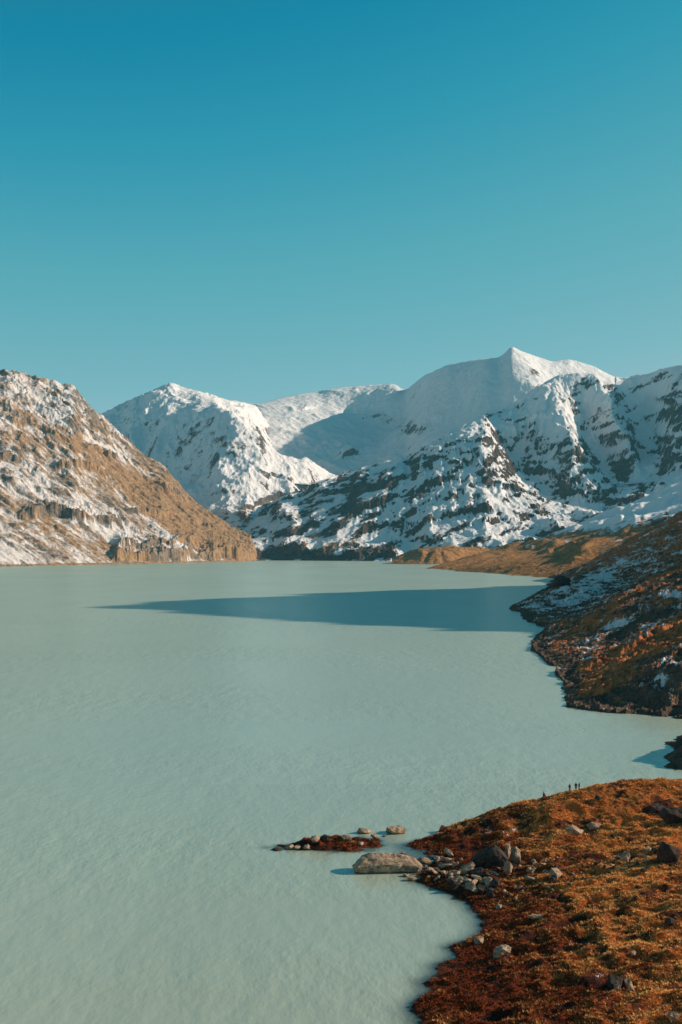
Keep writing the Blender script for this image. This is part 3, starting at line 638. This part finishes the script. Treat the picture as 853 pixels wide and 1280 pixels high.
def shard_mesh(seed, dims, mat, npt=11, rough=.035):
    """an angular broken block: the hull of a few corners, its faces slightly weathered"""
    r = random.Random(seed); bm = bmesh.new()
    for k in range(npt):
        a, h = 6.283 * (k * .618 + r.uniform(-.06, .06)), -1 + 2 * (k + .5) / npt
        q = math.sqrt(max(0, 1 - h * h)) ** .6 * r.uniform(.8, 1.1)
        bm.verts.new((q * math.cos(a) * dims[0], q * math.sin(a) * dims[1], h * dims[2] * r.uniform(.8, 1.1)))
    bmesh.ops.convex_hull(bm, input=bm.verts); bmesh.ops.delete(bm, geom=[v for v in bm.verts if not v.link_faces], context='VERTS')
    for _ in range(3):
        bmesh.ops.subdivide_edges(bm, edges=[e for e in bm.edges if e.calc_length() > .3 * max(dims)], cuts=1, use_grid_fill=True)
        bmesh.ops.triangulate(bm, faces=bm.faces)
    bm.normal_update()
    for v in bm.verts: v.co += v.normal * mnoise.fractal(v.co * (2.6 / max(dims)) + Vector((seed, 1, 2)), 1, 2.1, 4) * rough * max(dims) * 2
    me = bpy.data.meshes.new('rock'); bm.to_mesh(me); bm.free(); me.materials.append(mat); return me
def hull_mesh(prof, w, h, dep, mat, seed):
    r = random.Random(seed); bm = bmesh.new()
    for k, (fy, sc_, sz) in enumerate(((-.5, .93, .52), (-.36, 1, .86), (0, 1, 1), (.4, .95, .95), (.55, .8, .7))):
        for u, v in prof + [(.05, -.5), (.95, -.5)]:
            bm.verts.new(((u - .5) * w * sc_ + r.uniform(-.35, .35), fy * dep + r.uniform(-.3, .3), (v * sz * 1.15 - .35) * h + r.uniform(-.3, .2)))
    res = bmesh.ops.convex_hull(bm, input=bm.verts); bmesh.ops.delete(bm, geom=[v for v in bm.verts if not v.link_faces], context='VERTS')
    bmesh.ops.triangulate(bm, faces=bm.faces)
    for _ in range(4):
        L = [e for e in bm.edges if e.calc_length() > .45]
        if L: bmesh.ops.subdivide_edges(bm, edges=L, cuts=1, use_grid_fill=True)
        bmesh.ops.triangulate(bm, faces=[f for f in bm.faces if len(f.verts) > 3])
    bm.normal_update()
    for v in bm.verts:
        n_ = mnoise.fractal(v.co * .55 + Vector((seed, 3, 1)), .9, 2.1, 5); c_ = abs(mnoise.noise(v.co * Vector((.35, .9, .9)) + Vector((9, seed, 2))))
        v.co += v.normal * (n_ * .2 - max(0, .05 - c_) * 3)
    me = bpy.data.meshes.new('rock'); bm.to_mesh(me); bm.free(); me.materials.append(mat); return me
def rock(px, py, wpx, hpx, label, seed, group=None, name='rock', mat=None, depth=1.0, tilt=0, yaw=0, D=None, sink=.25, me=None, sub=3, rough=.07, cuts=9):
    """px, py = centre of its foot; wpx, hpx = size seen in the photograph"""
    if D is None: D = seek(px, py)
    x = (px - CX) / F * D; z = float(ground_z(x, D)[0]); z = max(z, -.3)
    w = wpx / F * D / 2; h = hpx / F * D / 2
    h = h * 1.05
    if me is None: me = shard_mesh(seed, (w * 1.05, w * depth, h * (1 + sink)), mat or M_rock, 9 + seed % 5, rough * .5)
    o = link(name, me); o.location = (x, D + w * depth * .3, z + h * (1 - sink)); o.rotation_euler = (0, math.radians(tilt), math.radians(yaw))
    return tag(o, label, 'boulder' if name == 'boulder' else 'rock', group)
def seek(px, py):                                 # distance where the line of sight meets the foreground
    D = np.linspace(105, 300, 1500); x = (px - CX) / F * D; z = CH + (HY - py) / F * D
    g = np.maximum(ground_z(np.clip(x, -33, 124), D), 0) - z
    k = np.argmax(g > 0); return float(D[k])

BOULD = [(0, .1), (.04, .5), (.13, .9), (.27, 1.05), (.5, .93), (.75, .86), (.93, .6), (1, .3), (.97, .1)]
rock(484, 1090, 84, 28, 'large pale flat-topped boulder standing in the water off the shore', 4, name='boulder', depth=.5, sub=5, rough=.06, sink=.2, yaw=4, me=hull_mesh(BOULD, 84 / F * 237, 13.5 / F * 237, 4.0, M_rock, 4))
rock(455, 1042, 18, 9, 'rounded pale rock at the right tip of the grassy islet', 11, sub=4)
rock(495, 1042, 26, 11, 'cracked pale boulder in the channel between islet and shore', 12, name='boulder', sub=4, yaw=20)
rock(394, 1053, 13, 9, 'tawny rounded rock on the top of the grassy islet', 13)
rock(408, 1052, 14, 8, 'dark rock beside the tawny one on the islet', 14, mat=M_rockd)
rock(362, 1062, 13, 9, 'pale upright rock at the left tip of the islet', 15)
rock(347, 1063, 18, 5, 'low dark flat rock in the water, leftmost off the islet', 16, mat=M_rockd)
rock(372, 1062, 10, 6, 'small pale rock right of the upright one on the islet', 17)
rock(384, 1062, 10, 6, 'small tan rock at the front edge of the islet', 18)
rock(434, 1050, 16, 6, 'flat whitish slab on the back of the islet', 19)
rock(450, 1057, 14, 5, 'pale low slab at the right end of the islet grass', 20)
rock(468, 1047, 9, 5, 'small pale stone in the channel right of the islet tip', 22)
rock(481, 1046, 7, 4, 'smallest stone in the channel between islet and cracked boulder', 23)
rock(508, 1096, 11, 6, 'tiny pale rock in the water right of the large boulder', 21)
rock(612, 1082, 52, 24, 'big dark pointed boulder behind the shoreline rock pile', 31, name='boulder', yaw=-8, me=hull_mesh([(0, 0), (.12, .35), (.4, .8), (.62, 1.05), (.8, .95), (1, .3), (1, 0)], 6.6, 2.6, 3.6, M_rockd, 9))  # shade on the side turned from the sun is in the stone colour
rock(634, 1078, 10, 26, 'tall pale upright stone at the right side of the dark boulder', 32, tilt=12, sub=4)
rock(645, 1078, 14, 20, 'pale leaning stone right of the tall upright one', 33, tilt=-10, sub=4)
rock(636, 1092, 12, 16, 'white upright stone below the dark boulder', 34, tilt=8)
rock(560, 1077, 26, 5, 'long thin pale slab at the water edge above the rock pile', 35, tilt=8, depth=.5)
rock(718, 1044, 30, 12, 'wedge shaped boulder with a pale upper edge on the upper slope', 41, name='boulder', depth=.6, tilt=10, sub=4, me=shard_mesh(41, (2.1, 1.4, 1.15), M_rock, 8))
rock(695, 1099, 18, 13, 'bright pale rock at the right end of the rock pile', 42, tilt=20, sub=4)
rock(782, 1078, 12, 14, 'white pointed rock standing on the middle slope', 43, tilt=20)
rock(836, 1078, 30, 24, 'tall dark boulder with a pale rib at the right edge of the slope', 44, name='boulder', mat=M_rockd, depth=.7, sub=4)
rock(845, 1030, 40, 22, 'dark shaded crag at the right edge below the hilltop', 45, name='boulder', mat=M_rockd, depth=.8, sub=4)
rock(770, 1238, 24, 20, 'dark boulder with a white stone leaning on it, lower right', 46, name='boulder', mat=M_rockd, sub=4)
rock(788, 1240, 9, 19, 'smooth pale leaning stone on the right of the dark boulder', 47, tilt=-25, sub=4)
rock(772, 1239, 9, 8, 'small blue-grey stone in the shade before the dark boulder', 48)
rock(628, 1196, 27, 12, 'chalky white pitted rock on the lower left slope', 49, tilt=-20, sub=4, rough=.16)
rock(600, 1181, 16, 9, 'pale rounded rock beside the water above the chalky one', 50, sub=4)
rock(842, 1276, 16, 12, 'pale rock at the bottom right corner', 51, sub=4)
rock(792, 1195, 8, 6, 'small white rock alone on the golden lower slope', 52)
rock(674, 1148, 30, 4, 'flat grey slab lying in the grass below the rock pile', 53, depth=.5)
rock(838, 1156, 13, 8, 'brown rock near the right edge in the middle of the slope', 54, mat=M_rockd)
rock(748, 1000, 9, 5, 'dark rock on the hilltop right of the walkers', 55, mat=M_rockd)
rock(744, 1036, 20, 8, 'pale block half buried on the upper slope', 56, mat=M_rock)
rock(822, 1015, 26, 9, 'low grey outcrop on the upper right slope', 57, mat=M_rockd)

protoP = [shard_mesh(200 + k, (1, random.uniform(.5, .95), random.uniform(.28, .7)), M_rock) for k in range(14)]
protoD = [shard_mesh(300 + k, (1, random.uniform(.6, .95), random.uniform(.4, .8)), M_rockd) for k in range(6)]
def scatter(n, cx, cy, rx, ry, ang, smin, smax, label, group, dark=.2, seed=0, poly=None):
    r = random.Random(seed); a = math.radians(ang); k = 0; tries = 0
    while k < n and tries < n * 12:
        tries += 1
        u, v = r.gauss(0, .5) * rx, r.gauss(0, .5) * ry
        px = cx + u * math.cos(a) - v * math.sin(a); py = cy + u * math.sin(a) + v * math.cos(a)
        if px > 856 or py > 1285: continue
        D = seek(px, py); x = (px - CX) / F * D; z = float(ground_z(x, D)[0])
        if z < -.5: continue
        s = (smin + (smax - smin) * r.random() ** 2.2) / F * D / 2
        me = r.choice(protoD if r.random() < dark else protoP)
        o = link('rock', me); o.location = (x, D, max(z, -.15) + s * .32); o.scale = (s, s * r.uniform(.7, 1.1), s * r.uniform(.7, 1.15))
        o.rotation_euler = (r.gauss(0, .35), r.gauss(0, .35), r.uniform(0, 6.28))
        tag(o, label, 'rock', group); k += 1
scatter(122, 580, 1098, 56, 19, 16, 6, 24, 'one of the pale broken rocks piled at the shoreline', 'rocks piled at the shoreline', .28, 5)
scatter(45, 668, 1090, 46, 16, 8, 5, 18, 'one of the whitish slabs strewn right of the rock pile', 'slabs strewn right of the rock pile', .25, 6)
scatter(42, 775, 1080, 60, 14, -12, 4, 13, 'one of the small rocks along the hollow on the right slope', 'rocks along the hollow on the right slope', .4, 7)
scatter(18, 820, 1075, 26, 18, -10, 5, 13, 'one of the dark rubble stones by the tall right-edge boulder', 'rubble by the tall right-edge boulder', .6, 8)
scatter(14, 575, 1035, 60, 8, -12, 3, 7, 'one of the little stones along the crest above the channel', 'little stones along the crest', .3, 9)
scatter(14, 640, 1118, 45, 10, 10, 3, 8, 'one of the small stones in the grass below the rock pile', 'small stones below the rock pile', .3, 10)

# the dark crag on the promontory
bpy.context.view_layer.update()
def sight(px, py):
    dr = Vector(((px - CX) / F, 1, (HY - py) / F)).normalized(); eye = Vector((0, 0, CH))
    return sc.ray_cast(bpy.context.evaluated_depsgraph_get(), eye, dr)[1]
hit = max((sight(700, y) for y in range(718, 748, 2)), key=lambda v: v.y if v.y < 1700 else -1)
k = hit.y / F
o = link('crag', rock_mesh(78, (14.5 * k, 11 * k, 12 * k), M_rockd, cuts=12, sub=5, rough=.10)); o.location = (hit.x, hit.y, hit.z + 5 * k)
tag(o, 'dark blocky crag on top of the shaded promontory', 'crag')

# ------------------------------------------------------------------ grass tufts
m = N('dry_grass_blades'); 
oi = m.attr('tone')
c = m.mix(m.ramp(oi, .0, 1.0), (.19, .040, .011), (.84, .42, .13)); M_grass = m.finish(c, .9, spec=.05)
nT = 125000
gx = rng.uniform(-14, 90, nT * 2); gy = rng.uniform(132, 292, nT * 2)
gz = ground_z(gx, gy); ok = (gz > .25) & (fbm(gx * .45, gy * .75, 3.6, 5, 940, .6) * 1.1 + rng.normal(0, .1, nT * 2) < .14) & (np.abs(gx / gy * F + CX - 640) < 235); gx, gy, gz = gx[ok][:nT], gy[ok][:nT], gz[ok][:nT]
nT = len(gx)
tone = np.clip(bil(gold, (gx + 30) / .17, (gy - 103) / (205 / 640)) + fbm(gx, gy, 1.3, 3, 900) * .8 + rng.normal(0, .15, nT), 0, 1)
nb = 4; base = np.stack([gx, gy, gz - .05], -1)
V = np.zeros((nT, nb, 3, 3)); ang = rng.uniform(0, 6.28, (nT, nb)); hh = rng.uniform(.16, .42, (nT, 1)) * rng.uniform(.7, 1.1, (nT, nb)); ww = .075
ca, sa = np.cos(ang), np.sin(ang); lean = rng.uniform(.1, .35, (nT, nb))
V[:, :, 0, 0] = -sa * ww; V[:, :, 0, 1] = ca * ww; V[:, :, 1, 0] = sa * ww; V[:, :, 1, 1] = -ca * ww
V[:, :, 2, 0] = ca * lean; V[:, :, 2, 1] = sa * lean; V[:, :, 2, 2] = hh
V[:, :, :, 0] += (ca * .1)[:, :, None]; V[:, :, :, 1] += (sa * .1)[:, :, None]
V += base[:, None, None, :]
co = V.reshape(-1, 3).astype(np.float32); nf = len(co) // 3
me = bpy.data.meshes.new('grass'); me.vertices.add(len(co)); me.vertices.foreach_set('co', co.ravel())
me.loops.add(nf * 3); me.loops.foreach_set('vertex_index', np.arange(nf * 3, dtype=np.int32)); me.polygons.add(nf); me.polygons.foreach_set('loop_start', (np.arange(nf) * 3).astype(np.int32))
me.update(calc_edges=True); at = me.attributes.new('tone', 'FLOAT', 'POINT'); at.data.foreach_set('value', np.repeat(tone, nb * 3).astype(np.float32)); me.materials.append(M_grass)
tag(link('grass', me), 'dry russet and golden grass covering the foreground slope', 'grass', kind='stuff')

# ------------------------------------------------------------------ walkers
def flat(name, c, rough=.85):
    m = N(name); n_ = m.noise(14, 3, .5); return m.finish(m.mix(n_, tuple(v * .75 for v in c), tuple(min(1, v * 1.2) for v in c)), rough)
SKIN, HAIR = flat('skin', (.45, .26, .18), .6), flat('dark_hair', (.03, .02, .015))
def body_mesh(joints, edges, mat, name='person', root=0, sub=2):
    me = bpy.data.meshes.new(name); me.from_pydata([j[0] for j in joints], edges, [])
    o = bpy.data.objects.new('tmp', me); col.objects.link(o)
    md = o.modifiers.new('s', 'SKIN'); md.use_smooth_shade = True
    for i, j in enumerate(joints):
        sv = me.skin_vertices[0].data[i]; r = j[1]; sv.radius = (r, r) if not isinstance(r, tuple) else r; sv.use_root = (i == root)
    s = o.modifiers.new('b', 'SUBSURF'); s.levels = sub; s.render_levels = sub
    dg = bpy.context.evaluated_depsgraph_get(); m2_ = bpy.data.meshes.new_from_object(o.evaluated_get(dg))
    bpy.data.objects.remove(o); m2_.materials.clear(); m2_.materials.append(mat); m2_.name = name
    for p_ in m2_.polygons: p_.use_smooth = True
    return m2_
def child(name, me, par):
    o = link(name, me); o.parent = par; return o
def person(px, py, D, label, jacket, trousers, H=1.72, yaw=0, pose='stand', group=None, bag=None, hat=None, wide=1.0):
    x = (px - CX) / F * D; z = float(ground_z(x, D)[0]); k = H / 1.72
    sit = pose == 'sit'
    V_ = lambda *a: Vector(a) * k
    hip = .92 if not sit else .2
    kneeL, kneeR = ((-.10, -.02, .48), (.11, -.05, .49)) if not sit else ((-.13, -.38, .42), (.13, -.38, .40))
    ankL, ankR = ((-.11, .03, .09), (.13, .0, .09)) if not sit else ((-.12, -.42, .06), (.12, -.45, .06))
    ch = hip + .42; sh = hip + .52; hd = hip + .72
    def arm(s): 
        if sit: return [(s * .20, -.02, sh - .03), (s * .25, -.15, sh - .25), (s * .12, -.36, hip + .28)]
        return [(s * .20, 0, sh - .03), (s * .27, .03, sh - .31), (s * .22 if s < 0 else s * .2, -.10, sh - .53)]
    J = [((0, 0, hip), .13), ((0, 0, hip + .22), .125), ((0, 0, ch), .15), ((0, 0, sh + .04), .065), ((0, -.01, hd - .07), .075), ((0, -.015, hd + .01), .100), ((0, -.01, hd + .09), .072)]
    E_ = [(0, 1), (1, 2), (2, 3), (3, 4), (4, 5), (5, 6)]
    for s in (-1, 1):
        a = arm(s); i = len(J); J += [(a[0], .062), (a[1], .048), (a[2], .036), ((a[2][0], a[2][1] - .06, a[2][2] - .06), .036)]
        E_ += [(2, i), (i, i + 1), (i + 1, i + 2), (i + 2, i + 3)]
        kn, an = (kneeL, ankL) if s < 0 else (kneeR, ankR); i = len(J)
        J += [((s * .09, -.01, hip - .06), .092), (kn, .066), (an, .045), ((an[0], an[1] - .15, .045), .038)]
        E_ += [(0, i), (i, i + 1), (i + 1, i + 2), (i + 2, i + 3)]
    J = [(tuple(c * k for c in j), r * k) for j, r in J]
    o = link('person', body_mesh(J, E_, SKIN)); o.location = (x, D, z); o.rotation_euler = (0, 0, yaw); tag(o, label, 'person', group)
    # jacket: torso and sleeves, a little outside the body
    JJ = [((0, 0, hip - .05), (.17, .15)), ((0, 0, hip + .22), (.165, .14)), ((0, 0, ch), (.185, .15)), ((0, 0, sh + .03), .085)]
    EE = [(0, 1), (1, 2), (2, 3)]
    for s in (-1, 1):
        a = arm(s); i = len(JJ); JJ += [(a[0], .085), (a[1], .068), (a[2], .052)]; EE += [(2, i), (i, i + 1), (i + 1, i + 2)]
    JJ = [(tuple(c * k for c in j), tuple(q * k * wide for q in r) if isinstance(r, tuple) else r * k) for j, r in JJ]
    child('jacket', body_mesh(JJ, EE, jacket, 'jacket'), o)
    T = [((0, 0, hip + .02), .15)]; TE = []
    for s in (-1, 1):
        kn, an = (kneeL, ankL) if s < 0 else (kneeR, ankR); i = len(T)
        T += [((s * .09, -.01, hip - .06), .11), (kn, .082), (an, .065)]; TE += [(0, i), (i, i + 1), (i + 1, i + 2)]
    child('trousers', body_mesh([(tuple(c * k for c in j), r * k) for j, r in T], TE, trousers, 'trousers'), o)
    child('hair', body_mesh([((0, .025 * k, (hd - .01) * k), .098 * k), ((0, .01 * k, (hd + .07) * k), .093 * k), ((0, .05 * k, (hd - .10) * k), .06 * k)], [(0, 1), (0, 2)], hat or HAIR, 'hair'), o)
    for s in (-1, 1):
        an = ankL if s < 0 else ankR
        child('boot', body_mesh([((an[0] * k, an[1] * k + .02, .10 * k), .062 * k), ((an[0] * k, an[1] * k, .05 * k), .058 * k), ((an[0] * k, (an[1] - .17) * k, .045 * k), .048 * k)], [(0, 1), (1, 2)], BOOT, 'boot'), o)
    if bag:
        r = rock_mesh(900, (.17, .13, .26), bag, cuts=6, sub=3, rough=.02); b = link('backpack', r); bz = hip + .33
        b.location = (x - math.sin(yaw) * .24, D + math.cos(yaw) * .24, z + bz * k); b.rotation_euler = (0, 0, yaw); tag(b, 'dark backpack on the back of the tallest walker', 'backpack')
    return o
BOOT = flat('boot_leather', (.04, .03, .025)); RED = flat('dark_red_cloth', (.16, .02, .015)); BLK = flat('black_cloth', (.015, .015, .02)); GRY = flat('slate_cloth', (.05, .055, .07)); NAVY = flat('navy_cloth', (.02, .025, .045))
def dcrest(px, py):
    D = np.linspace(245, 296, 400); x = (px - CX) / F * D; yy = HY - (ground_z(x, D) - CH) / D * F
    return float(D[np.argmin(yy)])
person(712.4, 994, dcrest(712.4, 0) - .6, 'walker in a dark red coat standing left of the pair on the hilltop', RED, BLK, 1.66, .3, wide=1.15)
person(720.2, 992, dcrest(720.2, 0) - .6, 'tall walker in black standing in the middle of the hilltop group', BLK, BLK, 1.8, -.2, bag=NAVY)
person(724.2, 992, dcrest(724.2, 0) - .2, 'smaller walker in slate grey at the right of the hilltop group', GRY, NAVY, 1.6, -1.2)
person(680.0, 1000, dcrest(680, 0) - .6, 'lone person in dark red seated on the crest left of the others', RED, RED, 1.8, .4, 'sit', wide=1.5, hat=BLK)

# ------------------------------------------------------------------ air
HAZE = True
if HAZE:
    m = N('thin_air'); v = m.n('ShaderNodeVolumePrincipled'); v.inputs['Density'].default_value = .000018; v.inputs['Color'].default_value = (.25, .8, 1, 1); v.inputs['Anisotropy'].default_value = .1
    m.l(v.outputs[0], m.out.inputs['Volume'])
    me = bpy.data.meshes.new('haze'); bm = bmesh.new(); bmesh.ops.create_cube(bm, size=1); 
    for q in bm.verts: q.co = Vector((q.co.x * 13400, q.co.y * 17000 + 6700, (q.co.z + .5) * 1830 - 64))
    bm.to_mesh(me); bm.free(); me.materials.append(m.m); tag(link('haze', me), 'thin blue haze over the far mountains', 'haze', kind='stuff')

# ------------------------------------------------------------------ sky, sun, camera
w = bpy.data.worlds.new('World'); sc.world = w; w.use_nodes = True; t = w.node_tree; t.nodes.clear()
out = t.nodes.new('ShaderNodeOutputWorld'); bg = t.nodes.new('ShaderNodeBackground'); sky = t.nodes.new('ShaderNodeTexSky')
sky.sky_type = 'NISHITA'; sky.sun_disc = False; sky.sun_elevation = SUN_EL; sky.sun_rotation = math.radians(90) - SUN_AZ; sky.altitude = 2300; sky.air_density = 1.0; sky.dust_density = .3; sky.ozone_density = 1.5
sep = t.nodes.new('ShaderNodeSeparateColor'); t.links.new(sky.outputs[0], sep.inputs[0])
k = t.nodes.new('ShaderNodeMath'); k.operation = 'MULTIPLY'; k.inputs[1].default_value = .1; t.links.new(sep.outputs[1], k.inputs[0])
cr = t.nodes.new('ShaderNodeValToRGB'); t.links.new(k.outputs[0], cr.inputs[0])          # the photograph's teal colour grade of a clear sky
stops = [(0, (.05, .07, .10)), (.09, (.045, .092, .14)), (.14, (.007, .15, .25)), (.166, (0, .187, .31)), (.20, (.018, .248, .357)), (.261, (.078, .325, .392)), (.384, (.182, .40, .45)), (.43, (.245, .415, .465)), (.64, (.38, .50, .49)), (1, (.68, .68, .6))]
e = cr.color_ramp.elements
for i, (q, c) in enumerate(stops):
    el = e[i] if i < 2 and i == 0 else e.new(q)
    el.position = q; el.color = (*c, 1)
e.remove(e[len(e) - 1]) if len(e) > len(stops) else None
sc10 = t.nodes.new('ShaderNodeVectorMath'); sc10.operation = 'SCALE'; sc10.inputs['Scale'].default_value = 10; t.links.new(cr.outputs[0], sc10.inputs[0])
t.links.new(sc10.outputs[0], bg.inputs[0]); bg.inputs[1].default_value = .1; t.links.new(bg.outputs[0], out.inputs[0])
ld = bpy.data.lights.new('sun', 'SUN'); ld.energy = 5.0; ld.angle = math.radians(.53); ld.color = (1, .81, .655)
lo = bpy.data.objects.new('sun', ld); col.objects.link(lo)
d = Vector((math.cos(SUN_EL) * math.cos(SUN_AZ), math.cos(SUN_EL) * math.sin(SUN_AZ), math.sin(SUN_EL)))
lo.rotation_euler = d.to_track_quat('Z', 'Y').to_euler(); lo.location = (300, 0, 400)
cd = bpy.data.cameras.new('camera'); cam = bpy.data.objects.new('camera', cd); col.objects.link(cam); sc.camera = cam
cd.sensor_fit = 'VERTICAL'; cd.sensor_height = 36; cd.lens = F / 1280 * 36; cd.shift_y = (HY - 640) / 1280; cd.clip_start = 1; cd.clip_end = 60000
cam.location = (0, 0, CH); cam.rotation_euler = (math.radians(90), 0, 0)
sc.view_settings.view_transform = 'Standard'; sc.view_settings.look = 'None'; sc.view_settings.exposure = .25; sc.view_settings.gamma = 1
sc.cycles.volume_bounces = 0; sc.cycles.max_bounces = 5; sc.cycles.diffuse_bounces = 3
